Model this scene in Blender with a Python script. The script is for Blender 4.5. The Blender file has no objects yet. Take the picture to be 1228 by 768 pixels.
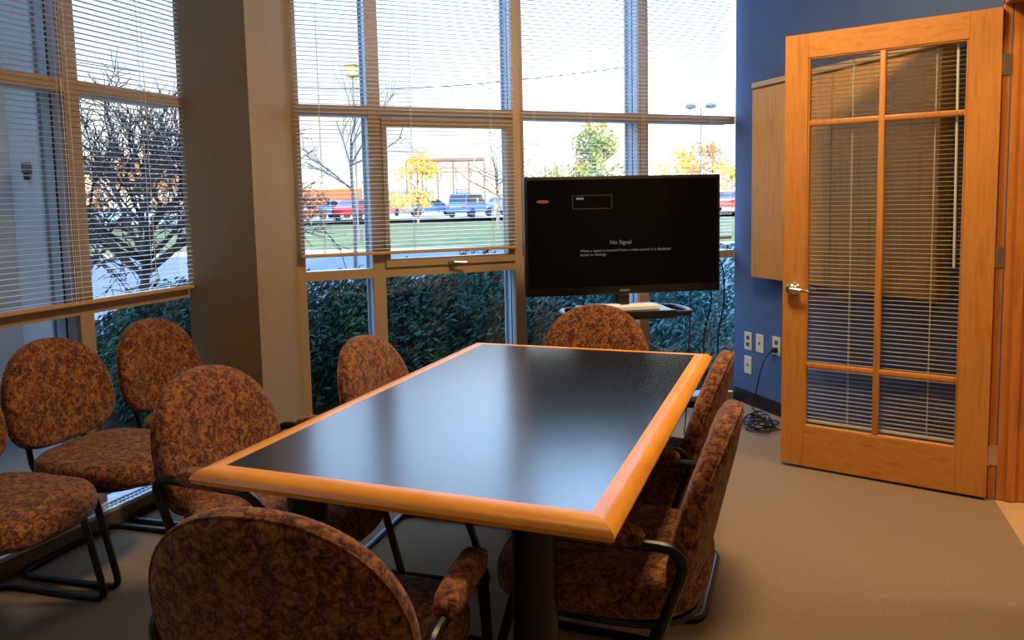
import bpy, bmesh, math, random
from mathutils import Vector, Matrix
R = math.radians
random.seed(7)
scene = bpy.context.scene
COL = scene.collection

# ------------------------------------------------------------------ camera, world, sun, exposure
FPX, CY = 915.88, 324.29
PITCH, ROLL, YAW = .091086, -.02055, -.361104
CAM = Vector((.32787, -1.40108, 1.38))
Fv = Vector((math.sin(YAW)*math.cos(PITCH), math.cos(YAW)*math.cos(PITCH), -math.sin(PITCH)))
Rv = Vector((math.cos(YAW), -math.sin(YAW), 0))
Uv = Rv.cross(Fv)
R2 = Rv*math.cos(ROLL) + Uv*math.sin(ROLL)
U2 = -Rv*math.sin(ROLL) + Uv*math.cos(ROLL)
cd = bpy.data.cameras.new('camera'); cam = bpy.data.objects.new('camera', cd); COL.objects.link(cam)
cam.matrix_world = Matrix(((R2.x, U2.x, -Fv.x, CAM.x), (R2.y, U2.y, -Fv.y, CAM.y), (R2.z, U2.z, -Fv.z, CAM.z), (0, 0, 0, 1)))
cd.sensor_width = 36; cd.lens = FPX/1228*36; cd.shift_y = -(384-CY)/1228; cd.clip_start = .05; cd.clip_end = 600
scene.camera = cam

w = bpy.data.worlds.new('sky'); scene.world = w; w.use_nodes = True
nt = w.node_tree; nt.nodes.clear()
wo = nt.nodes.new('ShaderNodeOutputWorld'); bg = nt.nodes.new('ShaderNodeBackground')
tc = nt.nodes.new('ShaderNodeTexCoord'); sx = nt.nodes.new('ShaderNodeSeparateXYZ'); cr = nt.nodes.new('ShaderNodeValToRGB')
nt.links.new(tc.outputs['Generated'], sx.inputs[0]); nt.links.new(sx.outputs['Z'], cr.inputs[0])
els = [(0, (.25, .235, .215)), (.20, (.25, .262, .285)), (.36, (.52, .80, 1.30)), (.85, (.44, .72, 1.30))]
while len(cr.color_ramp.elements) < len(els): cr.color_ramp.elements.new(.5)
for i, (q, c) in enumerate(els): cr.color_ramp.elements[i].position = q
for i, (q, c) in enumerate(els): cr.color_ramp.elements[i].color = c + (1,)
# hazy bright patch low in the sky to the north east
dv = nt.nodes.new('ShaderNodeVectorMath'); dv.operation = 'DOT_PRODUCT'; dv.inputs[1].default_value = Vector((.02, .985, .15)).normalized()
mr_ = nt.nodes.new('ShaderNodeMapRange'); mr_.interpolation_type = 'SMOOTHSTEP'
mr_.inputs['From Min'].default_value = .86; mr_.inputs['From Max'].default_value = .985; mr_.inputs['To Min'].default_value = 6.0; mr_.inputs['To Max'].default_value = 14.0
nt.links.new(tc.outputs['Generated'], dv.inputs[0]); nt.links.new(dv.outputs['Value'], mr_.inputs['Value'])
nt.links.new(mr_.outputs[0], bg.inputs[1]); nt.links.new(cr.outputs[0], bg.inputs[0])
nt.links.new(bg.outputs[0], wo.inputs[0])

sun = bpy.data.lights.new('sun', 'SUN'); sun.energy = 10; sun.color = (1, .74, .46); sun.angle = R(1)
so = bpy.data.objects.new('sun', sun); COL.objects.link(so)
so.rotation_euler = Vector((-.30, .90, -.27)).to_track_quat('-Z', 'Y').to_euler()

scene.view_settings.view_transform = 'Standard'; scene.view_settings.look = 'None'
scene.view_settings.gamma = 1; scene.view_settings.exposure = 0; scene.view_settings.use_curve_mapping = False
ROOM_LAMP = 6; DOOR_LAMP = 78; HALL_LAMP = 45

# ------------------------------------------------------------------ helpers
def lin(h):
    h = h.lstrip('#'); c = [int(h[i:i+2], 16)/255 for i in (0, 2, 4)]
    return tuple(x/12.92 if x <= .04045 else ((x+.055)/1.055)**2.4 for x in c) + (1,)

def mat(name, col, rough=.6, metal=0, spec=.5, emit=None, es=0):
    m = bpy.data.materials.new(name); m.use_nodes = True
    b = m.node_tree.nodes['Principled BSDF']
    b.inputs['Base Color'].default_value = lin(col) if isinstance(col, str) else col
    b.inputs['Roughness'].default_value = rough; b.inputs['Metallic'].default_value = metal
    b.inputs['Specular IOR Level'].default_value = spec
    if emit: b.inputs['Emission Color'].default_value = lin(emit); b.inputs['Emission Strength'].default_value = es
    return m

def noise_mat(name, cols, scale, rough=.7, detail=3, dist=0, stretch=(1, 1, 1), spec=.4, bump=0, bscale=None, pos=None, metal=0, interp='LINEAR'):
    m = mat(name, cols[0], rough, metal, spec); n = m.node_tree; b = n.nodes['Principled BSDF']
    t = n.nodes.new('ShaderNodeTexCoord'); mp = n.nodes.new('ShaderNodeMapping'); mp.inputs['Scale'].default_value = stretch
    nz = n.nodes.new('ShaderNodeTexNoise'); nz.inputs['Scale'].default_value = scale; nz.inputs['Detail'].default_value = detail
    nz.inputs['Distortion'].default_value = dist
    r = n.nodes.new('ShaderNodeValToRGB'); r.color_ramp.interpolation = interp
    k = len(cols); pos = pos or [.3 + .4*i/(k-1) for i in range(k)]
    while len(r.color_ramp.elements) < k: r.color_ramp.elements.new(.5)
    for i in range(k): r.color_ramp.elements[i].position = pos[i]
    for i in range(k): r.color_ramp.elements[i].color = lin(cols[i])
    n.links.new(t.outputs['Object'], mp.inputs[0]); n.links.new(mp.outputs[0], nz.inputs['Vector'])
    n.links.new(nz.outputs[0], r.inputs[0]); n.links.new(r.outputs[0], b.inputs['Base Color'])
    if bump:
        bp = n.nodes.new('ShaderNodeBump'); bp.inputs['Strength'].default_value = bump; bp.inputs['Distance'].default_value = .004
        n2 = n.nodes.new('ShaderNodeTexNoise'); n2.inputs['Scale'].default_value = bscale or scale*3
        n.links.new(t.outputs['Object'], n2.inputs['Vector'])
        n.links.new(n2.outputs[0], bp.inputs['Height']); n.links.new(bp.outputs[0], b.inputs['Normal'])
    return m

def glass_mat(name, tint=(.93, .97, .96, 1), ior=1.45):
    m = bpy.data.materials.new(name); m.use_nodes = True; n = m.node_tree; n.nodes.clear()
    o = n.nodes.new('ShaderNodeOutputMaterial'); mx = n.nodes.new('ShaderNodeMixShader')
    tr = n.nodes.new('ShaderNodeBsdfTransparent'); gl = n.nodes.new('ShaderNodeBsdfGlossy'); lw = n.nodes.new('ShaderNodeLayerWeight'); pw = n.nodes.new('ShaderNodeMath'); pw.operation = 'POWER'; fr = n.nodes.new('ShaderNodeMath'); fr.operation = 'MULTIPLY_ADD'
    tr.inputs[0].default_value = tint; gl.inputs['Roughness'].default_value = .02; lw.inputs['Blend'].default_value = .5; pw.inputs[1].default_value = 5; fr.inputs[1].default_value = .9; fr.inputs[2].default_value = .03
    n.links.new(lw.outputs['Facing'], pw.inputs[0]); n.links.new(pw.outputs[0], fr.inputs[0])
    n.links.new(fr.outputs[0], mx.inputs[0]); n.links.new(tr.outputs[0], mx.inputs[1]); n.links.new(gl.outputs[0], mx.inputs[2])
    n.links.new(mx.outputs[0], o.inputs[0]); return m

class MB:
    """collects shapes into one mesh"""
    def __init__(s, M=None): s.bm = bmesh.new(); s.M = M or Matrix()
    def box(s, a, b, bevel=0, seg=1, M=None):
        r = bmesh.ops.create_cube(s.bm, size=1); vs = r['verts']
        c = (Vector(a)+Vector(b))/2; d = Vector(b)-Vector(a)
        for v in vs: v.co = Vector((v.co.x*abs(d.x), v.co.y*abs(d.y), v.co.z*abs(d.z))) + c
        if bevel:
            es = list({e for v in vs for e in v.link_edges})
            rr = bmesh.ops.bevel(s.bm, geom=es, offset=bevel, segments=seg, affect='EDGES', profile=.5)
            vs = list({v for f in rr['faces'] for v in f.verts} | {v for v in vs if v.is_valid})
        m = s.M @ M if M else s.M
        for v in vs: v.co = m @ v.co
        return s
    def tube(s, pts, r, n=8, bend=0, closed=False, cap=True, flat=1.0):
        P = [Vector(p) for p in pts]
        if bend:
            Q = []
            for i, p in enumerate(P):
                if not closed and (i == 0 or i == len(P)-1): Q.append(p); continue
                a, b = P[i-1], P[(i+1) % len(P)]
                da, db = a-p, b-p
                t = min(bend, da.length*.49, db.length*.49)
                A = p+da.normalized()*t; B = p+db.normalized()*t
                for k in range(6):
                    u = k/5; Q.append(A*(1-u)**2 + p*2*u*(1-u) + B*u*u)
            P = Q
        rs = r if isinstance(r, (list, tuple)) else [r]*len(P)
        rings = []; up = None; N = len(P)
        for i, p in enumerate(P):
            if closed: t = P[(i+1) % N]-P[i-1]
            elif i == 0: t = P[1]-P[0]
            elif i == N-1: t = P[-1]-P[-2]
            else: t = P[i+1]-P[i-1]
            t = t.normalized()
            if up is None:
                up = Vector((0, 0, 1)) if abs(t.z) < .9 else Vector((1, 0, 0))
            up = (up - t*up.dot(t))
            if up.length < 1e-5: up = t.orthogonal()
            up.normalize(); sd = t.cross(up)
            rings.append([s.bm.verts.new(s.M @ (p + (up*math.cos(a)*flat + sd*math.sin(a))*rs[min(i, len(rs)-1)])) for a in [2*math.pi*k/n for k in range(n)]])
        for i in range(N if closed else N-1):
            A, B = rings[i], rings[(i+1) % N]
            for k in range(n): s.bm.faces.new((A[k], A[(k+1) % n], B[(k+1) % n], B[k]))
        if cap and not closed:
            s.bm.faces.new(rings[0][::-1]); s.bm.faces.new(rings[-1])
        return s
    def cyl(s, a, b, r, n=16, r2=None):
        return s.tube([a, b], [r, r if r2 is None else r2], n)
    def prism(s, pts, h0, h1, axis='z', M=None):
        m = s.M @ M if M else s.M
        f = {'z': lambda a, b, h: Vector((a, b, h)), 'y': lambda a, b, h: Vector((a, h, b)), 'x': lambda a, b, h: Vector((h, a, b))}[axis]
        A = [s.bm.verts.new(m @ f(a, b, h0)) for a, b in pts]; B = [s.bm.verts.new(m @ f(a, b, h1)) for a, b in pts]
        n = len(pts)
        for k in range(n): s.bm.faces.new((A[k], A[(k+1) % n], B[(k+1) % n], B[k]))
        s.bm.faces.new(A[::-1]); s.bm.faces.new(B); return s
    def sphere(s, c, r, sc=(1, 1, 1), u=14, v=8):
        rr = bmesh.ops.create_uvsphere(s.bm, u_segments=u, v_segments=v, radius=r)
        for q in rr['verts']: q.co = s.M @ (Vector((q.co.x*sc[0], q.co.y*sc[1], q.co.z*sc[2])) + Vector(c))
        return s
    def pillow(s, outline, layers, fn, n=44):
        """outline(a)->(u,v); layers = list of (scale, height); fn(u,v,h)->local point"""
        rings = []
        for sc, h in layers:
            rings.append([s.bm.verts.new(s.M @ Vector(fn(outline(2*math.pi*k/n)[0]*sc, outline(2*math.pi*k/n)[1]*sc, h))) for k in range(n)])
        for A, B in zip(rings, rings[1:]):
            for k in range(n): s.bm.faces.new((A[k], A[(k+1) % n], B[(k+1) % n], B[k]))
        for ring, h in ((rings[0], layers[0][1]), (rings[-1], layers[-1][1])):
            c = s.bm.verts.new(s.M @ Vector(fn(0, 0, h)))
            for k in range(n):
                try: s.bm.faces.new((ring[k], ring[(k+1) % n], c))
                except ValueError: pass
        return s
    def build(s, name, m, parent=None, smooth=True, ang=35):
        bmesh.ops.recalc_face_normals(s.bm, faces=s.bm.faces)
        me = bpy.data.meshes.new(name); s.bm.to_mesh(me); s.bm.free()
        if m: me.materials.append(m)
        if smooth:
            me.shade_smooth(); me.set_sharp_from_angle(angle=R(ang))
        o = bpy.data.objects.new(name, me); COL.objects.link(o)
        if parent: o.parent = parent
        return o

def tag(o, label=None, cat=None, group=None, kind=None):
    if label: o['label'] = label
    if cat: o['category'] = cat
    if group: o['group'] = group
    if kind: o['kind'] = kind
    return o
def empty(name, loc=(0, 0, 0), rz=0, label=None, cat=None, group=None, kind=None):
    o = bpy.data.objects.new(name, None); COL.objects.link(o); o.location = loc; o.rotation_euler = (0, 0, rz)
    o.empty_display_size = .1
    return tag(o, label, cat, group, kind)
def copy_tree(o, parent=None):
    c = o.copy(); COL.objects.link(c)
    if parent: c.parent = parent
    for ch in list(o.children): copy_tree(ch, c)
    return c
def text(name, body, size, M, m, parent, align='LEFT'):
    cu = bpy.data.curves.new(name, 'FONT'); cu.body = body; cu.size = size; cu.align_x = align; cu.extrude = .0006
    t = bpy.data.objects.new(name, cu); COL.objects.link(t)
    dg = bpy.context.evaluated_depsgraph_get(); me = bpy.data.meshes.new_from_object(t.evaluated_get(dg))
    bpy.data.objects.remove(t); me.materials.clear(); me.materials.append(m); me.transform(M)
    o = bpy.data.objects.new(name, me); COL.objects.link(o); o.parent = parent; return o

# ------------------------------------------------------------------ materials
m_carpet = noise_mat('carpet', ['#705f4d', '#8a755e', '#9d876b'], 260, .95, 4, bump=.5, bscale=400, spec=.1)
m_blue = noise_mat('blue_paint', ['#485c80', '#4d6185'], 3, .75, 2, spec=.25)
m_cream = noise_mat('cream_paint', ['#b3a489', '#b9aa90'], 4, .7, 2, spec=.3)
m_column = noise_mat('column_paint', ['#8f7a57', '#94805c'], 4, .5, 2, spec=.4)
m_ceil = noise_mat('ceiling_tile', ['#cfc8ba', '#dcd6c8'], 60, .9)
m_black_base = mat('black_vinyl', '#0c0c0f', .5)
m_mull = mat('bronze_trim', '#a38b6c', .45, 0, .4)
m_alu = mat('pale_aluminium', '#aab6c2', .45, .25)
m_gasket = mat('black_gasket', '#0b0d10', .6)
m_glass = glass_mat('window_glass')
m_dglass = glass_mat('door_glass', (.96, .97, .96, 1), 1.4)
m_slat = mat('blind_slat', '#eceef2', .5, 0, .4)
m_dslat = mat('cream_slat', '#d8cdb2', .5, 0, .4)
m_cord = mat('blind_cord', '#dedcd4', .8)
m_rail = mat('blind_rail', '#b99468', .5)
m_wood = noise_mat('honey_maple', ['#b57530', '#c2823a', '#ad6f2b'], 6, .38, 4, dist=.4, stretch=(6, 6, .6), spec=.5)
m_woodh = noise_mat('honey_maple_rail', ['#b57530', '#c48338', '#ad6f2b'], 6, .38, 4, dist=.4, stretch=(.6, 6, 6), spec=.5)
m_wood_edge = noise_mat('table_edge_wood', ['#e6962c', '#efa438', '#de8c28'], 5, .32, 4, dist=.3, stretch=(1, 1, 8), spec=.5)
m_casing = noise_mat('casing_wood', ['#b06a2c', '#bd7633', '#a6622a'], 6, .42, 4, dist=.4, stretch=(6, 6, .6), spec=.4)
m_cab = noise_mat('cabinet_maple', ['#ba8438', '#c58e40', '#b17c32'], 6, .45, 4, dist=.3, stretch=(6, 6, .5), spec=.4)
m_cab_in = mat('cabinet_rail', '#b9986a', .5)
m_lam = noise_mat('black_laminate', ['#131a25', '#151d29'], 160, .23, 3, stretch=(1, 4, 1), spec=1.0)
m_lam.node_tree.nodes['Principled BSDF'].inputs['IOR'].default_value = 1.9
m_leg = mat('black_enamel', '#08080a', .35, 0, .5)
m_tube = mat('black_steel', '#0a0b0e', .33, .0, .45)
m_plate = mat('ivory_plastic', '#cfc3a6', .4)
m_slot = mat('socket_dark', '#4a3b30', .6)
m_steel = mat('satin_nickel', '#b9b3aa', .28, 1)
m_blk = mat('black_plastic', '#0b0b0c', .35)
m_screen = mat('tv_screen', '#030304', .18, 0, .12)
m_paper = mat('white_paper', '#f2f2f0', .8)
m_cable = mat('black_cable', '#0a0a0b', .5)
m_gcable = mat('grey_cable', '#8d9394', .5)
m_tile = noise_mat('beige_tile', ['#b89468', '#c7a378', '#a98458'], 9, .35, 4)
m_heat = mat('heater_body', '#7b6a58', .5)
m_grille = mat('heater_grille', '#d4d8dc', .4, .1)

def fabric():
    m = mat('rust_tapestry', '#6b3d26', .92, 0, .15); n = m.node_tree; b = n.nodes['Principled BSDF']
    t = n.nodes.new('ShaderNodeTexCoord')
    wv = n.nodes.new('ShaderNodeTexNoise'); wv.inputs['Scale'].default_value = 26; wv.inputs['Detail'].default_value = 2
    mx = n.nodes.new('ShaderNodeVectorMath'); mx.operation = 'MULTIPLY_ADD'; mx.inputs[1].default_value = (.09, .09, .09)
    n.links.new(t.outputs['Object'], wv.inputs['Vector']); n.links.new(wv.outputs['Color'], mx.inputs[0]); n.links.new(t.outputs['Object'], mx.inputs[2])
    a = n.nodes.new('ShaderNodeTexVoronoi'); a.feature = 'DISTANCE_TO_EDGE'; a.inputs['Scale'].default_value = 46
    n.links.new(mx.outputs[0], a.inputs['Vector'])
    r = n.nodes.new('ShaderNodeValToRGB'); r.color_ramp.elements[0].position = .02; r.color_ramp.elements[0].color = lin('#2c1a1a')
    r.color_ramp.elements[1].position = .30; r.color_ramp.elements[1].color = lin('#98653a')
    e = r.color_ramp.elements.new(.12); e.color = lin('#6b3d2a')
    n.links.new(a.outputs['Distance'], r.inputs[0])
    c = n.nodes.new('ShaderNodeTexNoise'); c.inputs['Scale'].default_value = 38; c.inputs['Detail'].default_value = 3; c.inputs['Distortion'].default_value = 1.2
    n.links.new(t.outputs['Object'], c.inputs['Vector'])
    r2 = n.nodes.new('ShaderNodeValToRGB'); r2.color_ramp.elements[0].position = .40; r2.color_ramp.elements[0].color = lin('#3a2220')
    r2.color_ramp.elements[1].position = .62; r2.color_ramp.elements[1].color = lin('#ab7a44')
    e = r2.color_ramp.elements.new(.5); e.color = lin('#7c4730')
    n.links.new(c.outputs[0], r2.inputs[0])
    mm = n.nodes.new('ShaderNodeMixRGB'); mm.inputs[0].default_value = .5
    n.links.new(r.outputs[0], mm.inputs[1]); n.links.new(r2.outputs[0], mm.inputs[2]); n.links.new(mm.outputs[0], b.inputs['Base Color'])
    bp = n.nodes.new('ShaderNodeBump'); bp.inputs['Strength'].default_value = .4; bp.inputs['Distance'].default_value = .003
    n3 = n.nodes.new('ShaderNodeTexNoise'); n3.inputs['Scale'].default_value = 500; n.links.new(t.outputs['Object'], n3.inputs['Vector'])
    n.links.new(n3.outputs[0], bp.inputs['Height']); n.links.new(bp.outputs[0], b.inputs['Normal'])
    b.inputs['Sheen Weight'].default_value = .15
    return m
m_fab = fabric()

# ------------------------------------------------------------------ room geometry constants
CORNER = Vector((-.08, 3.92, 0))                   # back window wall meets blue wall
TW = Vector((.733, .681, 0)).normalized()          # along the back window wall (towards the corner)
NW = Vector((TW.y, -TW.x, 0))                      # into the room
TB = Vector((.645, -.764, 0)).normalized()         # along blue wall, away from the corner
NB = Vector((-TB.y*-1, 0, 0))
NB = Vector((TB.y, -TB.x, 0))                      # into the room (towards -x,-y)
def frame(o, t, n):                                # local x = t, local y = n, z up
    return Matrix(((t.x, n.x, 0, o.x), (t.y, n.y, 0, o.y), (0, 0, 1, o.z), (0, 0, 0, 1)))
MW = frame(CORNER, -TW, NW)       # x = distance from corner along window wall, y = into room
MBW = frame(CORNER, TB, NB)       # x = distance from corner along blue wall, y = into room
XL = -2.54                        # inner plane of the left windows
ML = Matrix(((0, 1, 0, XL), (1, 0, 0, 0), (0, 0, 1, 0), (0, 0, 0, 1)))   # local x = world y, local y = into room
H = 3.1

# ------------------------------------------------------------------ shell
poly = [(-2.56, -3.0), (1.16, -3.0), (1.16, 2.45), (-.08, 3.92), (-2.16, 1.99), (-2.56, 1.62)]
tag(MB().prism(poly, -.06, 0).build('floor', m_carpet, smooth=False), kind='structure')
tag(MB().prism([(x*1.04+.02, y*1.02) for x, y in poly], H, H+.15).build('ceiling', m_ceil, smooth=False), kind='structure')
tag(MB().box((1.161, -.2, -.06), (3.6, 3.4, -.002)).build('floor_hall', m_tile, smooth=False), kind='structure')
tag(MB(MBW).box((0, -.14, 0), (1.925, 0, H)).build('wall_blue', m_blue, smooth=False), kind='structure')
mb = MB()
mb.box((1.165, -3.0, 0), (1.285, 1.46, H)); mb.box((1.165, 1.46, 2.2), (1.285, 2.50, H))
tag(mb.build('wall_right', m_cream, smooth=False), kind='structure')
tag(MB().box((-2.7, -3.12, 0), (1.285, -3.0, H)).build('wall_back', m_cream, smooth=False), kind='structure')
mb = MB(); mb.box((3.6, -.2, 0), (3.7, 3.4, H)); mb.box((1.29, 3.3, 0), (3.6, 3.4, H)); mb.box((1.29, -.3, 0), (3.6, -.2, H))
tag(mb.build('wall_hall', m_cream, smooth=False), kind='structure')
tag(MB().box((1.29, -.2, H), (3.7, 3.4, H+.1)).build('ceiling_hall', m_ceil, smooth=False), kind='structure')
# rest of the building above and behind the room (unseen, added to block the low sun)
tag(MB().prism([(-2.4, -12), (22, -12), (22, 2.4), (2.4, 3.2), (-.05, 3.95), (-2.2, 2.0), (-2.6, 1.5)], H+.16, 9).build('wall_upper', m_cream, smooth=False), kind='structure')
# column between the two window walls
tag(MB().prism([(-2.545, 1.60), (-2.12, 1.60), (-2.165, 1.99), (-2.30, 2.14), (-2.62, 1.86)], 0, H).build('wall_column', m_column, smooth=False), kind='structure')
# black vinyl base along the blue wall
tag(MB(MBW).box((.01, 0, 0), (1.86, .012, .095), .003).build('baseboard_blue', m_black_base), kind='structure')

# door casing and jamb
mb = MB()
mb.box((1.13, 2.452, 0), (1.30, 2.50, 2.20), .003); mb.box((1.13, 1.42, 0), (1.30, 1.462, 2.20), .003)
mb.box((1.13, 1.42, 2.165), (1.30, 2.50, 2.21), .003)
mb.box((1.20, 2.438, 0), (1.235, 2.455, 2.165), .003); mb.box((1.20, 1.46, 2.148), (1.235, 2.45, 2.165), .003)
mb.box((1.128, 2.47, 0), (1.166, 2.475, 2.2))
mb.box((1.300, 2.44, 0), (1.318, 2.53, 2.24), .004); mb.box((1.300, 1.39, 0), (1.318, 1.47, 2.24), .004)
tag(mb.build('trim_1', m_casing), kind='structure')
tag(MB().box((1.10, 2.46, 2.212), (1.19, 2.51, 2.262), .004).build('trim_2', m_ceil), kind='structure')

# ------------------------------------------------------------------ windows
def bay(n, M, a, b, zs, sash=None, front=.07, first=True, label=None):
    """one window bay between a and b; zs are transom centre heights"""
    root = empty('window_%d' % n, kind='structure')
    f = MB(M); g = MB(M)
    # mullion on the far end of the bay: inner bronze trim, outer aluminium
    f.box((b-front/2, -.028, 0), (b+front/2, 0.0, H), .002)
    g.box((b-.022, -.16, 0), (b+.022, -.028, H)); g.box((b-.038, -.175, 0), (b+.038, -.16, H))
    g.box((b-.034, -.06, 0), (b+.034, -.0285, H))
    k = MB(M); k.box((b-.0235, -.105, 0), (b+.0235, -.095, H)); k.build('gasket', m_gasket, root)
    for z in zs:
        f.box((a, -.0275, z-.026), (b, -.0015, z+.026)); g.box((a, -.149, z-.02), (b, -.0285, z+.02))
    f.box((a, -.027, .0005), (b, -.0015, .05)); g.box((a, -.148, .0005), (b, -.029, .045))
    f.build('window_trim', m_mull, root); g.build('window_frame', m_alu, root)
    lv = [.045] + list(zs) + [H]
    for z0, z1 in zip(lv, lv[1:]):
        MB(M).box((a+.02, -.104, z0+.005), (b-.02, -.098, z1-.005)).build('glass_pane', m_glass, root, smooth=False)
    if sash:
        z0, z1 = sash; s = MB(M); t = .048
        s.box((a+.036, -.045, z1-t), (b-.036, .012, z1), .003); s.box((a+.036, -.045, z0), (b-.036, .012, z0+t), .003)
        s.box((a+.036, -.045, z0+t), (a+.036+t*.9, .012, z1-t), .003); s.box((b-.036-t*.6, -.045, z0+t), (b-.036, .012, z1-t), .003)
        so_ = s.build('sash', m_mull, root)
        c = (a+b)/2
        h = MB(M); h.box((c-.03, .012, z0+.006), (c+.03, .022, z0+.026), .002); h.box((c-.012, .02, z0+.008), (c+.012, .045, z0+.022), .003)
        h.tube([(c, .04, z0+.016), (c-.07, .05, z0+.012)], .006, 8); h.build('sash_handle', m_steel, so_)
    return root
ZB = [.995, 1.88]
bay(1, MW, 0.0, .705, ZB); bay(2, MW, .705, 1.562, ZB); bay(3, MW, 1.562, 2.41, ZB, sash=(1.022, 1.845)); bay(4, MW, 2.41, 2.84, ZB)
ZL = [.955, 1.895]
bay(5, ML, 1.62, 1.005, ZL); bay(6, ML, 1.005, .15, ZL); bay(7, ML, .15, -.70, ZL); bay(8, ML, -.70, -1.55, ZL); bay(9, ML, -1.55, -2.40, ZL)
tag(MB().box((XL-.12, -3.0, 0), (XL, -2.44, H)).build('wall_left', m_cream, smooth=False), kind='structure')

# ------------------------------------------------------------------ blinds
def blind(M, a, b, z0, z1, y, pitch, label, cords=(.12, .5, .88), tilt=-2, wd=.025, rail=.018, mr=None, wand=None, wand_len=1.0, wr=.0045, ms=None):
    root = empty('window_blind', label=label, cat='blind')
    bm = bmesh.new(); n = int((z1-z0-.03)/pitch); t = R(tilt)
    for i in range(n):
        z = z0+.022+i*pitch; rows = []
        for u in (-1, 0, 1):
            dy = u*wd/2*math.cos(t); dz = -u*wd/2*math.sin(t) + (.0012 if u == 0 else -.0008)
            rows.append([bm.verts.new(M @ Vector((x, y+dy, z+dz))) for x in (a, b)])
        for p, q in zip(rows, rows[1:]): bm.faces.new((p[0], p[1], q[1], q[0]))
    me = bpy.data.meshes.new('slats'); bm.to_mesh(me); bm.free(); me.materials.append(ms or m_slat); me.shade_smooth()
    o = bpy.data.objects.new('slats', me); COL.objects.link(o); o.parent = root
    MB(M).box((a, y-.012, z0-rail/2), (b, y+.012, z0+rail/2), .003).build('bottom_rail', mr or m_rail, root)
    MB(M).box((a, y-.016, z1-.02), (b, y+.016, z1+.015), .002).build('head_rail', m_slat, root)
    for c in cords:
        x = a+(b-a)*c; s = MB(M)
        for dy in (-.0125, .0125): s.box((x-.0012, y+dy-.0006, z0), (x+.0012, y+dy+.0006, z1))
        s.build('ladder_cord', m_cord, root)
    if wand is not None:
        x = a+(b-a)*wand; MB(M).cyl((x, y+.022, z1-.01), (x-.01, y+.024, z1-wand_len), wr, 6).build('tilt_wand', m_cord, root)
    return root
blind(MW, 1.60, 2.83, 1.108, H-.04, .035, .0222, 'metal slat blind hanging in the back window bays nearest the column', (.12, .5, .9))
blind(MW, .06, 1.55, 1.108, H-.04, .035, .0222, 'metal slat blind hanging behind the television up to the blue wall', (.1, .45, .7, .95))
blind(ML, 1.59, -.0, .985, H-.04, .03, .0222, 'metal slat blind hanging in the left windows behind the row of chairs', (.15, .40, .42, .8))
blind(ML, -.02, -1.6, .985, H-.04, .03, .0222, 'metal slat blind at the near end of the left windows, out past the photo edge', (.15, .5, .85))

# ------------------------------------------------------------------ baseboard heaters
def heater(M, a, b, label):
    r = empty('baseboard_heater', label=label, cat='heater')
    s = MB(M); s.box((a, .0, 0), (b, .095, .070), .003); s.build('housing', m_heat, r)
    g = MB(M)
    g.box((a, .078, .0705), (b, .098, .088), .002); g.box((a, .050, .0705), (b, .058, .086), .001); g.box((a, .002, .0705), (b, .03, .088), .002)
    n = int((b-a)/.022)
    for i in range(n): g.box((a+i*.022, .03, .0705), (a+i*.022+.009, .078, .083))
    g.build('grille', m_grille, r); return r
heater(ML, -2.4, 1.585, 'long low baseboard heater with slotted metal grille under the left windows')
heater(MW, .45, 2.75, 'low baseboard heater under the back windows behind the table')

# ------------------------------------------------------------------ conference table
TX0, TX1, TY0, TY1, TZ = -1.051, 0.0, 0.0, 1.758, .745
tb = empty('conference_table', (-.525, .88, 0), label='rectangular conference table with black laminate top and honey wood edge', cat='table')
T0 = Matrix.Translation((.525, -.88, 0))
MB(T0).box((-1.02, .035, TZ-.03), (-.035, TY1-.035, TZ-.001)).build('table_top', m_lam, tb, smooth=False)
# wood edge: profile swept with mitred corners
prof = [(.062, TZ-.0005), (.040, TZ+.0005), (.016, TZ-.004), (.004, TZ-.014), (0, TZ-.022), (.004, TZ-.034), (.03, TZ-.036), (.062, TZ-.032)]
for side in range(4):
    bm = bmesh.new()
    c = [(TX0, TY0), (TX1, TY0), (TX1, TY1), (TX0, TY1)]; sx_ = [(1, 1), (-1, 1), (-1, -1), (1, -1)]
    rings = []
    for k in (side, (side+1) % 4):
        rings.append([bm.verts.new((c[k][0]+sx_[k][0]*d+.525, c[k][1]+sx_[k][1]*d-.88, z)) for d, z in prof])
    n = len(prof)
    for i in range(n): bm.faces.new((rings[0][i], rings[0][(i+1) % n], rings[1][(i+1) % n], rings[1][i]))
    bm.faces.new(rings[0]); bm.faces.new(rings[1][::-1])
    bmesh.ops.recalc_face_normals(bm, faces=bm.faces)
    me = bpy.data.meshes.new('wood_edge'); bm.to_mesh(me); bm.free(); me.materials.append(m_wood_edge); me.shade_smooth(); me.set_sharp_from_angle(angle=R(40))
    o = bpy.data.objects.new('wood_edge', me); COL.objects.link(o); o.parent = tb
for lx, ly in ((-.223, .163), (-.827, .163), (-.223, 1.595), (-.827, 1.595)):
    s = MB(T0); s.cyl((lx, ly, .012), (lx, ly, TZ-.045), .051, 28); s.cyl((lx, ly, 0), (lx, ly, .014), .058, 28); s.build('leg', m_leg, tb)
s = MB(T0)
s.box((-.30, .10, TZ-.05), (-.15, .23, TZ-.031)); s.box((-.90, .10, TZ-.05), (-.75, .23, TZ-.031)); s.box((-.30, 1.53, TZ-.05), (-.15, 1.66, TZ-.031)); s.box((-.90, 1.53, TZ-.05), (-.75, 1.66, TZ-.031))
s.box((-.54, .3, TZ-.07), (-.50, 1.45, TZ-.031)); s.build('mounting_plates', m_leg, tb)

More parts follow.
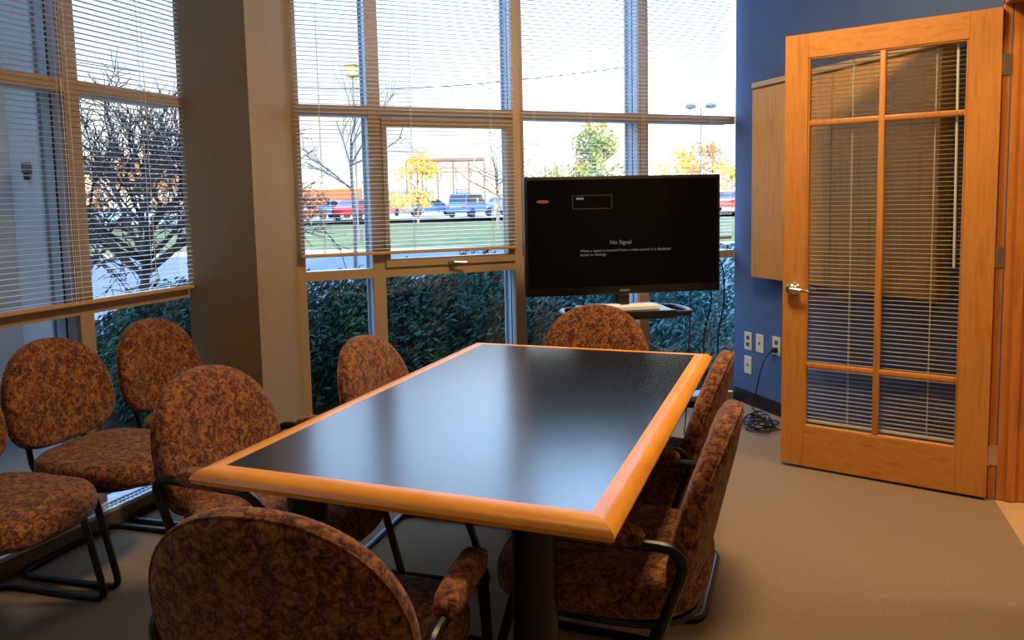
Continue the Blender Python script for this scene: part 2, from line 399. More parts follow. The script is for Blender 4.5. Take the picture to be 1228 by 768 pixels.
# ------------------------------------------------------------------ chairs (local +x is the way the chair faces)
def se(a, b1, b2, ex1, ex2, up=None):
    def f(t):
        c, s = math.cos(t), math.sin(t); ex = ex1 if s >= 0 else ex2; b = b1 if s >= 0 else b2
        return (a*math.copysign(abs(c)**(2/ex), c), b*math.copysign(abs(s)**(2/ex), s))
    return f
def cushion_layers(th, dome_f=.012, dome_b=.004):
    h = th/2
    return [(.35, h+dome_f), (.7, h+dome_f*.75), (.88, h+dome_f*.3), (.95, h-.004), (.985, h*.6), (1.0, h*.15), (1.0, -h*.25), (.985, -h*.65), (.95, -h*.92), (.88, -h), (.6, -h-dome_b), (.3, -h-dome_b)]
def make_back(a, zc, hu, hd, xc, lean, th, root):
    f = MB(); L = Matrix.Translation((xc, 0, zc)) @ Matrix.Rotation(-lean, 4, 'Y'); f.M = L
    f.pillow(se(a, hu, hd, 2.15, 2.9), cushion_layers(th), lambda u, v, h: (h + .38*u*u - .05*v, u, v), 56)
    b = f.build('backrest', m_fab, root, ang=60)
    p = MB(L); o_ = se(a*1.001, hu*1.001, hd*1.001, 2.15, 2.9)
    pts = [(-th*.30 + .38*o_(2*math.pi*k/56)[0]**2 - .05*o_(2*math.pi*k/56)[1], o_(2*math.pi*k/56)[0]*.995, o_(2*math.pi*k/56)[1]*.995) for k in range(56)]
    p.tube(pts, .0030, 6, closed=True); p.build('piping', m_fab, b)
    return b
def make_seat(xc, a, b, z, th, root):
    f = MB(Matrix.Translation((xc, 0, z)))
    f.pillow(se(a, b, b, 3.2, 3.2), cushion_layers(th, .010, .002), lambda u, v, h: (u, v, h - (.10*max(0, u/a-.45)**2 if a else 0) + .012*max(0, -u/a)), 56)
    s = f.build('seat', m_fab, root, ang=60)
    q = MB(Matrix.Translation((xc-.005, 0, z-th/2-.012)))
    q.pillow(se(a*.93, b*.93, b*.93, 3.2, 3.2), [(.5, .010), (.98, .010), (1, .0), (.97, -.008), (.5, -.010)], lambda u, v, h: (u, v, h), 40)
    q.build('seat_pan', m_blk, root)
    return s
def arm_chair(name='conference_armchair'):
    r = empty(name)
    Y = .262; t = .0125
    s = MB(); s.tube([(.20, -Y, t), (-.285, -Y, t), (-.285, Y, t), (.20, Y, t)], t, 10, bend=.07); s.build('sled_base', m_tube, r)
    for sg in (-1, 1):
        y = sg*Y
        s = MB(); s.tube([(.19, y, t), (.285, y, t), (.115, y*1.085, .572), (-.268, y*1.095, .580), (-.165, y*1.02, .285)], .0135, 10, bend=.075)
        s.build('arm_frame', m_tube, r)
        f = MB(Matrix.Translation((-.030, y*1.09, .597)))
        f.pillow(se(.130, .031, .031, 4, 4), [(.4, .024), (.8, .022), (.95, .012), (1, 0), (.97, -.014), (.8, -.022), (.4, -.023)], lambda u, v, h: (u, v, h - .9*max(0, abs(u)-.10)**2), 40)
        f.build('arm_pad', m_fab, r, ang=70)
    for xx, yy in ((-.17, Y*1.02), (.195, Y*1.04)):
        s = MB(); s.tube([(xx, -yy, .325), (xx, yy, .325)], .011, 8); s.build('cross_bar', m_tube, r)
    make_seat(.0, .285, .255, .405, .105, r)
    make_back(.272, .575, .280, .180, -.272, .185, .060, r)
    for sg in (-1, 1):
        s = MB(); s.tube([(-.15, sg*.11, .335), (-.245, sg*.11, .35), (-.268, sg*.11, .46)], .010, 8, bend=.04); s.build('back_post', m_tube, r)
    return r
def side_chair(name='side_chair'):
    r = empty(name)
    Y = .228; t = .0115
    s = MB(); s.tube([(.12, -Y, t), (-.235, -Y, t), (-.235, Y, t), (.12, Y, t)], t, 10, bend=.06); s.build('sled_base', m_tube, r)
    for sg in (-1, 1):
        y = sg*Y
        s = MB(); s.tube([(.11, y, t), (.225, y, t), (.135, y, .36), (-.12, y*.96, .365)], .0125, 10, bend=.05); s.build('leg', m_tube, r)
    for xx, yy in ((.10, Y), (-.12, Y*.96)):
        s = MB(); s.tube([(xx, -yy, .36), (xx, yy, .36)], .010, 8); s.build('cross_bar', m_tube, r)
    make_seat(.045, .25, .248, .412, .075, r)
    make_back(.252, .615, .260, .155, -.225, .14, .052, r)
    for sg in (-1, 1):
        s = MB(); s.tube([(-.10, sg*.13, .36), (-.235, sg*.13, .37), (-.262, sg*.13, .56)], .011, 8, bend=.05); s.build('back_post', m_tube, r)
    return r
GA = 'patterned armchairs around the conference table'; GS = 'armless patterned chairs lined up under the left windows'
ac = arm_chair()
A_SPOTS = [
 (-.608, -.020, 97, 'patterned armchair in the foreground at the near end of the table, back to viewer'),
 (-1.21, .575, 0, 'patterned armchair at the left side of the table, nearest the column foot and the viewer'),
 (-.995, 1.250, 4, 'patterned armchair at the far left of the table in front of the dark shrubs window'),
 (-.625, 2.00, -90, 'patterned armchair at the far head of the table in front of the television'),
 (-.235, 1.265, 180, 'patterned armchair at the right of the table, farther one, in front of the wall outlets'),
 (-.16, .585, 180, 'patterned armchair at the right of the table, nearer one, fully seen beside the carpet'),
]
for i, (x, y, a, lb) in enumerate(A_SPOTS):
    o = ac if i == 0 else copy_tree(ac)
    o.location = (x, y, 0); o.rotation_euler.z = R(a); tag(o, lb, 'chair', GA)
sc = side_chair()
S_SPOTS = [
 (-2.14, .245, 5, 'armless patterned chair at the left photo edge, only its seat and sled base in view'),
 (-2.205, .775, 6, 'armless patterned chair under the left windows, middle of the row of three'),
 (-2.22, 1.30, 6, 'armless patterned chair under the left windows, farthest of the row, beside the column'),
]
for i, (x, y, a, lb) in enumerate(S_SPOTS):
    o = sc if i == 0 else copy_tree(sc)
    o.location = (x, y, 0); o.rotation_euler.z = R(a); tag(o, lb, 'chair', GS)

# ------------------------------------------------------------------ door
DH = Vector((1.120, 2.422, 0)); DA = 1.31506
DD = Vector((-math.sin(DA), math.cos(DA), 0)); DN = Vector((-DD.y, DD.x, 0))   # DN points to the viewer side?
if (CAM-DH).dot(DN) < 0: DN = -DN
MD = frame(DH, DD, DN)
dr = empty('door_1', kind='structure')
dt = .022
s = MB(MD)
s.box((0, -dt*2, .014), (.122, 0, 2.150), .002)
s.box((.788, -dt*2, .014), (.898, 0, 2.150), .002)
s.build('stiles', m_wood, dr)
s = MB(MD); s.box((.122, -dt*2, 2.036), (.788, 0, 2.150), .0005); s.box((.122, -dt*2, .014), (.788, 0, .218), .0005); s.build('rails', m_woodh, dr)
s = MB(MD)
for zc in (1.724, .531):
    s.box((.122, -.034, zc-.013), (.788, -.006, zc+.013), .006, 2)
s.box((.447, -.036, .218), (.475, -.004, 2.036), .007, 2)
# small beads round the glass
for (a, b, c, d) in ((.122, .218, .130, 2.036), (.780, .218, .788, 2.036)): s.box((a, -.036, b), (c, -.004, d), .002)
for zc in (.218, 2.028): s.box((.122, -.036, zc), (.788, -.004, zc+.008), .002)
s.build('muntins', m_wood, dr)
for zz in ((.222, .522), (.540, 1.714), (1.734, 2.032)):
    for xx in ((.128, .449), (.473, .784)):
        MB(MD).box((xx[0], -.023, zz[0]), (xx[1], -.019, zz[1])).build('glass_pane', m_dglass, dr, smooth=False)
def lever(M, sg):
    h = MB(M); y0 = 0 if sg > 0 else -dt*2
    def Y(v): return y0+sg*v
    h.tube([(.843, Y(0), .915), (.843, Y(.006), .915), (.843, Y(.012), .915), (.843, Y(.040), .915)], [.032, .032, .026, .017], 24)
    h.sphere((.843, Y(.032), .915), .031, (1, .75, 1))
    h.tube([(.848, Y(.046), .915), (.81, Y(.050), .913), (.772, Y(.046), .908), (.762, Y(.038), .905)], [.012, .010, .008, .006], 10)
    h.build('door_lever', m_steel, dr)
lever(MD, 1); lever(MD, -1)
for z in (.205, 1.09, 1.915):
    s = MB(); s.cyl((1.127, 2.440, z-.045), (1.127, 2.440, z+.045), .0065, 10); s.box((1.13, 2.448, z-.045), (1.165, 2.4515, z+.045)); s.build('hinge', m_steel, dr)
s = MB(MD)
bl = blind(MD, .800, .118, .235, 2.07, -.062, .0205, 'pale mini blind hung on the far face of the glazed door', (.30, .81), tilt=-3, wd=.025, rail=.014, mr=m_cord, ms=m_dslat, wand=.931, wand_len=1.03, wr=.006)

# ------------------------------------------------------------------ wall cabinet on the blue wall
c = empty('whiteboard_cabinet', label='shallow maple whiteboard cabinet hung on the blue wall behind the open door', cat='cabinet')
s = MB(MBW); s.box((.30, 0, .875), (1.655, .07, 2.04), .002); s.build('cabinet_body', m_cab, c)
for a, b in ((.295, .976), (.980, 1.660)):
    d = MB(MBW).box((a, .0705, .868), (b, .09, 2.03), .003).build('cabinet_door', m_cab, c)
MB(MBW).box((.292, 0, 2.041), (1.662, .096, 2.072), .004).build('top_rail', m_cab_in, c)

# ------------------------------------------------------------------ outlets and cables
def plate(t, z, label, kind, w_=.075, h_=.118):
    r = empty('wall_outlet', label=label, cat='wall outlet')
    s = MB(MBW); s.box((t-w_/2, 0, z-h_/2), (t+w_/2, .006, z+h_/2), .002); s.build('cover_plate', m_plate, r)
    q = MB(MBW)
    if kind == 'duplex':
        for dz in (-.022, .022):
            q = MB(MBW); q.box((t-.016, .004, z+dz-.013), (t+.016, .0072, z+dz+.013), .001); q.build('socket', m_slot, r)
    else:
        q.box((t-.009, .004, z-.009), (t+.009, .0068, z+.009)); q.build('socket', m_slot, r)
    return r
plate(.157, .425, 'ivory duplex outlet plate on the blue wall, upper left of the cluster', 'duplex')
plate(.277, .428, 'ivory data jack plate on the blue wall beside the duplex outlet', 'jack')
plate(.157, .265, 'ivory plate low on the blue wall, alone beneath the others', 'jack')
plate(.440, .440, 'ivory outlet plate by the door edge with a black plug in it', 'duplex')
def wall(t, y, z): return tuple(MBW @ Vector((t, y, z)))
cb = empty('electrical_cable', label='black electrical cable from the plugged outlet down into a tangle on the carpet', cat='cable')
s = MB(MBW); s.box((.425, .007, .400), (.458, .035, .432), .004); s.build('plug', m_cable, cb)
def smooth_path(P, k=6):
    P = [Vector(p) for p in P]; out = []
    for i in range(len(P)-1):
        a = P[max(i-1, 0)]; b = P[i]; c_ = P[i+1]; d = P[min(i+2, len(P)-1)]
        for j in range(k):
            t = j/k; out.append(.5*((2*b)+(c_-a)*t+(2*a-5*b+4*c_-d)*t*t+(3*b-a-3*c_+d)*t**3))
    out.append(P[-1]); return out
rd = random.Random(3)
path = [wall(.440, .036, .415), wall(.40, .055, .36), wall(.34, .05, .24), wall(.30, .05, .10), wall(.28, .06, .02)]
cx, cy_ = .115, 3.30
for k in range(26):
    a = k*1.9; rr = .03+.13*rd.random(); path.append((cx+rr*math.cos(a)*.75, cy_+rr*math.sin(a)*1.5, .006+.05*rd.random()**2))
path += [(.26, 3.24, .006), (.42, 3.20, .006)]
s = MB(); s.tube(smooth_path(path), .0042, 6); s.build('cord', m_cable, cb)

# ------------------------------------------------------------------ television on its stand
TVP = Vector((-.562, 2.650, 0)); tva = -.361104+R(8)
MT = Matrix.Translation(TVP) @ Matrix.Rotation(-(-.3611) + R(8), 4, 'Z')     # local x to the right, local -y to the viewer
W2, Z0, Z1 = .537, .868, 1.500
tv = empty('television', label='black flat screen television showing a dim no signal message, on a stand', cat='television')
s = MB(MT); s.box((-W2, -.03, Z0), (W2, .012, Z1), .006, 2); s.box((-.40, .012, Z0+.08), (.40, .05, Z1-.10), .015, 2); s.build('tv_housing', m_blk, tv)
MB(MT).box((-W2+.016, -.0315, Z0+.045), (W2-.016, -.030, Z1-.018)).build('screen', m_screen, tv, smooth=False)
m_txt = mat('screen_text', '#1c1c20', .6, emit='#c8c8d4', es=.2); m_org = mat('screen_orange', '#201008', .6, emit='#d2763c', es=.22)
m_gry = mat('screen_grey', '#0a0a0b', .6, emit='#8c8c90', es=.012)
def on_screen(x, z): return MT @ Matrix.Translation((x, -.0316, z)) @ Matrix.Rotation(R(90), 4, 'X')
def sx_px(px): return -W2 + (px-626)/(867-626)*2*W2
def sz_px(py): return Z1 - (py-211)/(352-211)*(Z1-Z0)
text('screen_heading', 'No Signal', .031, on_screen(sx_px(742), sz_px(292)), m_txt, tv, 'CENTER')
text('screen_message', 'When a signal is received from a video source it is displayed\nbased on settings', .0205, on_screen(sx_px(692), sz_px(300.5)), m_txt, tv)
m_o = MB(MT); m_o.prism([(sx_px(648)+.034*math.cos(a*.314), sz_px(240)+.009*math.sin(a*.314)) for a in range(20)], -.0325, -.0316, 'y'); m_o.build('screen_badge', m_org, tv)
s = MB(MT); a, b, c0, d0 = sx_px(683), sx_px(732), sz_px(250), sz_px(233)
for q in ((a, c0, b, c0+.006), (a, d0-.006, b, d0), (a, c0, a+.006, d0), (b-.006, c0, b, d0)): s.box((q[0], -.0325, q[1]), (q[2], -.0316, q[3]))
s.build('screen_window', m_gry, tv)
s = MB(MT); s.box((sx_px(688), -.0326, sz_px(238.5)), (sx_px(697), -.0316, sz_px(236)), 0); s.build('screen_label', m_txt, tv)
MB(MT).box((-.028, -.0315, Z0+.014), (.028, -.030, Z0+.026)).build('maker_badge', mat('badge_grey', '#6a6a66', .5), tv)
# stand
st = empty('television_stand', label='black wheeled stand with ring-handled shelf carrying the television', cat='stand')
s = MB(MT); s.box((-.032, .052, .06), (.032, .10, 1.30), .008, 2); s.build('column', m_blk, st)
for zz in (.98, 1.28):
    s = MB(MT); s.box((-.25, .051, zz), (.25, .06, zz+.06)); s.build('mount_bracket', m_blk, st)
s = MB(MT)
ZS = .790
s.box((-.235, -.17, ZS-.028), (.235, .15, ZS), .006, 2)
s.box((-.235, -.19, ZS-.040), (.235, -.165, ZS+.003), .006, 2)
s.build('shelf', m_blk, st)
for sg in (-1, 1):
    s = MB(MT); s.tube([(sg*.225, -.17, ZS-.018), (sg*.32, -.165, ZS-.018), (sg*.345, -.03, ZS-.018), (sg*.32, .10, ZS-.018), (sg*.225, .11, ZS-.018)], .016, 10, bend=.06, flat=.9); s.build('ring_handle', m_tube, st)
s = MB(MT); s.box((-.024, -.035, ZS-.03), (.024, .05, Z0-.001), .004); s.build('neck', m_blk, st)
for sx2, sy2 in ((-1, -1), (1, -1), (-1, 1), (1, 1)):
    s = MB(MT); s.tube([(0, .075, .09), (sx2*.15, .075+sy2*.12, .075), (sx2*.30, .075+sy2*.22, .065)], [.026, .022, .018], 10); lg = s.build('leg', m_blk, st)
    s = MB(MT); s.cyl((sx2*.30-.012, .075+sy2*.22, .028), (sx2*.30+.012, .075+sy2*.22, .028), .028, 16); s.build('caster', m_blk, lg)
pp = MB(MT); pp.box((-.185, -.12, ZS+.001), (.165, .045, ZS+.020), .001)
tag(pp.build('paper_stack', m_paper), 'stack of white paper lying on the television stand shelf', 'paper')
cc = empty('television_cables', label='thin dark cables hanging down beside the right edge of the television', cat='cable')
for k, (dx, a1, mt_) in enumerate(((.50, .03, m_cable), (.54, .05, m_gcable), (.58, .02, m_cable))):
    pts = [(dx-.12, .06, 1.10-.05*k), (dx+.01, .09, 1.02), (dx+.03+a1*.4, .10, .80), (dx+.02-a1*.5, .12, .55), (dx+.05, .13, .28), (dx+.12, .16, .02)]
    s = MB(MT); s.tube(smooth_path(pts), .0045 if k != 1 else .003, 6); s.build('cable', mt_, cc)
s = MB(MT); s.tube(smooth_path([(.0, .11, .72), (.14, .16, .60), (.33, .18, .50), (.50, .2, .60), (.62, .20, .42)]), .003, 6); s.build('cable', m_gcable, cc)
s = MB(MT); s.tube(smooth_path([(.41, .07, .92), (.41, .09, .6), (.405, .1, .3), (.39, .12, .02)]), .0035, 6); s.build('cable', m_cable, cc)

# ------------------------------------------------------------------ ceiling lights (above the frame, they light the room)
m_lampd = mat('lamp_diffuser', '#ffffff', .5, emit='#ffffff', es=1.0)
def troffer(x, y, power, size, label, col=(1, .69, .36)):
    r = empty('ceiling_light', (x, y, H), label=label, cat='ceiling light')
    s = MB(); h = size/2
    for q in ((-h-.03, -h-.03, h+.03, -h), (-h-.03, h, h+.03, h+.03), (-h-.03, -h, -h, h), (h, -h, h+.03, h)): s.box((q[0], q[1], -.03), (q[2], q[3], -.001))
    s.build('lamp_frame', m_ceil, r)
    MB().box((-h, -h, -.012), (h, h, -.004)).build('diffuser', m_lampd, r, smooth=False)
    L = bpy.data.lights.new('lamp', 'AREA'); L.energy = power; L.size = size*.95; L.color = col
    lo = bpy.data.objects.new('lamp', L); COL.objects.link(lo); lo.parent = r; lo.location = (0, 0, -.016)
    return r
troffer(.0, 1.45, DOOR_LAMP, .5, 'warm square ceiling light above the door side of the table')
troffer(-.75, -.9, ROOM_LAMP, .5, 'warm square ceiling light above the near end of the room')
troffer(2.2, 1.6, HALL_LAMP, .6, 'warm ceiling light in the hall beyond the doorway', (1, .68, .38))

# ------------------------------------------------------------------ outdoors
FH = Vector((math.sin(YAW), math.cos(YAW), 0)); GZ = -.10
def out(px, depth, z=GZ):
    """ground point in the direction of image column px, depth metres out from the room"""
    p = CAM + FH*depth + Rv*((px-614)/FPX*depth); return Vector((p.x, p.y, z))
def strip(name, d0, d1, z, m, x0=-1400, x1=2600):
    b = MB(); P = [out(x0, d0), out(x1, d0), out(x1, d1), out(x0, d1)]
    if d0 < 12:
        P = [CAM+FH*d0+Rv*-60, CAM+FH*d0+Rv*60, CAM+FH*d1+Rv*60, CAM+FH*d1+Rv*-60]
    b.prism([(p.x, p.y) for p in P], z-.05, z)
    return tag(b.build(name, m, smooth=False), kind='structure')
m_grass = noise_mat('lawn', ['#4d5030', '#5e5f38', '#706e42'], 2.2, .95, 8, spec=.1)
m_gravel = noise_mat('gravel', ['#50555d', '#666b73', '#43474e'], 14, .95, 8, spec=.1)
m_curb = noise_mat('curb_stone', ['#9a8d7c', '#a89c8a'], 5, .9)
m_asph = noise_mat('asphalt', ['#8a8788', '#9b9898'], 8, .9, 5)
m_soil = noise_mat('mulch', ['#1d1915', '#2b241c'], 20, 1, 6, spec=.05)
G = MB(); G.prism([(-300, -40), (300, -40), (300, 400), (-300, 400)], GZ-.4, GZ-.12)
tag(G.build('ground', m_grass, smooth=False), kind='structure')
strip('ground_gravel', 6.5, 23.3, GZ-.03, m_gravel)
strip('ground_curb', 23.3, 24.6, GZ+.02, m_curb)
strip('ground_lawn', 24.6, 57, GZ-.02, m_grass)
strip('ground_parking', 57, 84, GZ+.32, m_asph)
b = MB(); b.prism([(-5.4, -3), (-2.75, -3), (-2.75, 1.8), (.2, 4.4), (2.5, 3.6), (4, 7), (0, 8.3), (-5.4, 4.6)], GZ-.1, GZ-.02)
tag(b.build('ground_bed', m_soil, smooth=False), kind='structure')

# leafy things
def leaf_cloud(bm, c, rad, n, size, rg, squash=1, elong=1.0):
    for _ in range(n):
        while True:
            p = Vector((rg.uniform(-1, 1), rg.uniform(-1, 1), rg.uniform(-1, 1)))
            if .35 < p.length <= 1: break
        q = Vector((p.x*rad[0], p.y*rad[1], p.z*rad[2])) + c
        d = Vector((rg.gauss(0, 1), rg.gauss(0, 1), rg.gauss(0, 1))).normalized(); u = d.orthogonal().normalized()
        s = size*rg.uniform(.6, 1.3)
        v = [bm.verts.new(q+u*s*.5*elong), bm.verts.new(q+d.cross(u)*s*.3), bm.verts.new(q-u*s*.5*elong), bm.verts.new(q-d.cross(u)*s*.3+d*s*.12)]
        bm.faces.new(v)
def finish(bm, name, m, parent=None):
    me = bpy.data.meshes.new(name); bm.to_mesh(me); bm.free(); me.materials.append(m)
    o = bpy.data.objects.new(name, me); COL.objects.link(o)
    if parent: o.parent = parent
    return o
m_jun = noise_mat('juniper_green', ['#10231c', '#24443a', '#4a6a3c'], 3, .8, 4, spec=.2, pos=[.3, .55, .75])
m_jun_haze = noise_mat('hazed_juniper', ['#2c5356', '#3f7070', '#5a8a84'], 3, .8, 4, spec=.2)  # juniper leaves lightened to blue green: haze on the glass put into the colour
m_twig = noise_mat('dark_bark', ['#2a211f', '#3c312d'], 12, .95, 3)
m_bark = noise_mat('grey_bark', ['#6a5f58', '#857a70'], 12, .95, 3)
def shrub(x, y, rx, ry, h, m, seed, label, group):
    rg = random.Random(seed); r = empty('juniper_shrub', (x, y, GZ-.03), label=label, cat='shrub', group=group)
    bm = bmesh.new()
    for k in range(9):
        a = rg.uniform(0, 6.28); q = rg.uniform(.1, .75)
        c = Vector((math.cos(a)*rx*q, math.sin(a)*ry*q, h*rg.uniform(.35, .72)))
        leaf_cloud(bm, c, (rx*.5, ry*.5, h*.36), 2000, .032, rg, elong=1.7)
    leaf_cloud(bm, Vector((0, 0, h*.42)), (rx, ry, h*.55), 6000, .032, rg, elong=1.8)
    finish(bm, 'foliage', m, r)
    s = MB()
    for k in range(7):
        a = rg.uniform(0, 6.28); s.tube([(0, 0, 0), (math.cos(a)*rx*.3, math.sin(a)*ry*.3, h*.4), (math.cos(a)*rx*.6, math.sin(a)*ry*.6, h*.75)], [.02, .014, .006], 5)
    s.build('stems', m_twig, r); return r
def off(s, d):   # outside the back window: s metres from the corner, d metres out
    p = CORNER - TW*s - NW*d; return p.x, p.y
SG = 'juniper shrubs planted outside the windows'
SH = [(3.15, 1.5, .95, .98, m_jun, 'dark green juniper outside the narrow window pane beside the column'),
      (2.35, 1.9, 1.0, 1.02, m_jun, 'dark green juniper outside between column and operable sash'),
      (1.55, 1.2, .95, .99, m_jun, 'dark green juniper outside below the operable sash'),
      (.95, 2.0, 1.0, 1.04, m_jun, 'dark green juniper outside to the left of the television stand'),
      (.35, 1.25, .95, 1.02, m_jun_haze, 'juniper with glass haze in its blue green leaf colour, outside beneath the television, left of its cables'),
      (-.45, 1.7, 1.0, 1.10, m_jun_haze, 'juniper with glass haze in its blue green leaf colour, outside by the corner of the blue wall')]
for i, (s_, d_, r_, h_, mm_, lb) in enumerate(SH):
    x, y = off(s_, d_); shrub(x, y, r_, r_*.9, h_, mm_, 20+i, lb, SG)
shrub(-4.1, 3.15, .9, .9, .85, m_jun, 41, 'dark green shrub outside the left window beneath the bare tree', SG)

def branch(s, p, d, L, r, depth, rg, spread=.6, up=.15, kids=3, minr=.003, n=5):
    q = p + d*L*.5 + Vector((rg.uniform(-1, 1), rg.uniform(-1, 1), rg.uniform(-.5, 1)))*L*.10
    e = q + (d + Vector((rg.uniform(-1, 1), rg.uniform(-1, 1), rg.uniform(-.4, .8)))*.25).normalized()*L*.5
    s.tube([p, q, e], [r, r*.8, r*.6], n if depth > 1 else 3, cap=False)
    if depth == 0: return
    for k in range(kids):
        t = rg.uniform(.35, 1.0); o = p.lerp(q, t*2) if t < .5 else q.lerp(e, t*2-1)
        nd = (d + Vector((rg.gauss(0, 1), rg.gauss(0, 1), rg.gauss(0, .8)+up)).normalized()*spread*rg.uniform(.8, 1.4)).normalized()
        branch(s, o, nd, L*rg.uniform(.55, .82), max(r*.55, minr), depth-1, rg, spread, up, kids, minr, n)
def bare_tree(loc, h, r, depth, seed, label, cat='tree', spread=.7, kids=3, trunkf=.35, m=None, minr=.004, nb=6, name='bare_tree', lean=(0, 0), blen=.30):
    rg = random.Random(seed); t = empty(name, loc, label=label, cat=cat)
    s = MB(); e = Vector((lean[0], lean[1], h*trunkf)); s.tube([(0, 0, 0), e*.5+Vector((.03, 0, 0)), e], [r, r*.85, r*.7], 8); s.build('trunk', m or m_twig, t)
    s = MB()
    for k in range(nb):
        a = k*6.283/nb + rg.uniform(-.4, .4); d = Vector((math.cos(a)*spread, math.sin(a)*spread, rg.uniform(.35, 1))).normalized()
        branch(s, e*rg.uniform(.75, 1), d, h*blen, r*.5, depth, rg, spread, .1, kids, minr)
    s.build('branches', m or m_twig, t, smooth=False); return t
p = out(158, 8.4)
bare_tree(p, 4.2, .060, 4, 5, 'gnarled dark bare crabapple tree outside the left window', spread=.9, kids=4, trunkf=.22, minr=.0062, nb=12, lean=(.1, .1), blen=.25)
p = out(425, 11.5); bare_tree(p, 4.2, .032, 2, 11, 'slender young bare tree standing outside the narrow window beside the column', spread=.6, kids=3, trunkf=.50, m=m_bark, minr=.005, nb=7, name='young_tree', blen=.20)
m_yel = mat('yellow_leaf', '#e0b437', .8); m_ylg = noise_mat('green_gold_leaf', ['#5d7a4a', '#8c9a55', '#b59a4e'], .6, .8); m_orl = mat('orange_leaf', '#c98a4a', .8)
m_pal = mat('pale_leaf', '#a9a878', .8); m_redl = mat('russet_leaf', '#a4663e', .8)
def leafy(px, d, h, cw, m, seed, n, size, label, base=None, bare=.0, blobs=10, z=None):
    loc = out(px, d, GZ+.3 if d > 57 else GZ); rg = random.Random(seed); t = empty('autumn_tree', loc, label=label, cat='tree', group=None)
    s = MB(); s.tube([(0, 0, 0), (.05, 0, h*.3), (0, .05, h*.72)], [h*.022, h*.016, h*.006], 6)
    for k in range(16):
        a = rg.uniform(0, 6.28); z0 = h*rg.uniform(.25, .6); s.tube([(0, 0, z0), (math.cos(a)*cw*.3, math.sin(a)*cw*.3, z0+h*.15), (math.cos(a)*cw*.45, math.sin(a)*cw*.45, z0+h*.28)], [h*.009, h*.005, h*.002], 4)
    s.build('trunk', m_bark, t)
    bm = bmesh.new()
    for k in range(blobs):
        a = rg.uniform(0, 6.28); zz = rg.uniform(.28, .92); q = rg.uniform(0, .36)*(1.25-zz)
        leaf_cloud(bm, Vector((math.cos(a)*cw*q*2, math.sin(a)*cw*q*2, h*zz)), (cw*.2, cw*.2, h*.12), n//blobs, size, rg)
    finish(bm, 'crown', m, t); return t
leafy(716, 44, 6.0, 4.2, m_ylg, 3, 2600, .26, 'green and gold leafed tree rising above the television, left of the post', blobs=16)
leafy(503, 52, 5.0, 3.2, m_yel, 4, 1300, .24, 'bright yellow leafed tree seen through the operable sash', blobs=12)
leafy(598, 40, 5.2, 5.6, m_pal, 6, 500, .16, 'sparse leafed tree with crooked branches at the right of the operable sash', blobs=12)
leafy(655, 46, 5.2, 4.8, m_pal, 8, 420, .18, 'sparse pale tree just left of the green tree above the television', blobs=12)
leafy(820, 82, 6.5, 5.0, m_yel, 9, 700, .4, 'small yellow tree far away above the television, left of the lamp mast', blobs=8)
leafy(855, 80, 6.8, 6.5, m_orl, 10, 900, .4, 'orange leafed tree far away behind the double-headed lamp mast', blobs=8)
leafy(878, 70, 5.0, 4.5, m_yel, 12, 600, .36, 'yellow tree far away at the edge of the blue wall', blobs=8)
leafy(190, 48, 5.2, 8.0, m_orl, 13, 1700, .32, 'orange leafed tree beyond the left window, behind the crabapple', blobs=12)
leafy(120, 58, 4.6, 6.0, m_redl, 14, 1000, .30, 'russet leafed tree beyond the left window, nearer the mullion', blobs=12)
leafy(375, 50, 2.2, 3.6, m_redl, 15, 900, .22, 'low russet bush beyond the lawn outside beside the column', blobs=8)

# parking lot lamps
m_post = mat('lamp_post_grey', '#5c6066', .5); m_head = mat('lamp_head', '#b9a46a', .5)
def lamp_mast(px, d, h, label, dbl):
    p = out(px, d); r = empty('parking_lamp', p, label=label, cat='lamp post')
    s = MB(); s.cyl((0, 0, 0), (0, 0, h), .055 if d > 40 else .04, 8); s.cyl((0, 0, 0), (0, 0, .5), .16, 10); s.build('post', m_post, r)
    ax = Rv
    if dbl:
        for sg in (-1, 1):
            s = MB(); e_ = ax*(sg*.62); s.tube([(0, 0, h-.15), tuple(e_*.6+Vector((0, 0, h-.1))), tuple(e_+Vector((0, 0, h)))], .035, 6); s.build('lamp_arm', m_post, r)
            s = MB(); s.sphere(tuple(e_*1.3+Vector((0, 0, h+.1))), .45, (1, 1, .55)); s.build('lamp_head', m_post, r)
    else:
        s = MB(); s.box((-.22, -.22, h), (.22, .22, h+.42), .04); s.box((-.27, -.27, h+.42), (.27, .27, h+.47)); s.build('lamp_head', m_head, r)
lamp_mast(431, 30, 6.35, 'parking lot lamp with box head behind the slender bare tree', False)
lamp_mast(841, 62, 8.6, 'double-headed parking lot lamp mast above the television, beside the blue wall', True)

# power line
a_, b_ = out(60, 34, 7.6), out(760, 34, 6.6)
pts = [a_.lerp(b_, k/14) + Vector((0, 0, -1.2*math.sin(math.pi*k/14)+.5)) for k in range(15)]
s = MB(); s.tube(pts, .022, 5)
tag(s.build('power_line', m_cable), 'thin black overhead power line crossing the upper back window panes', 'power line')

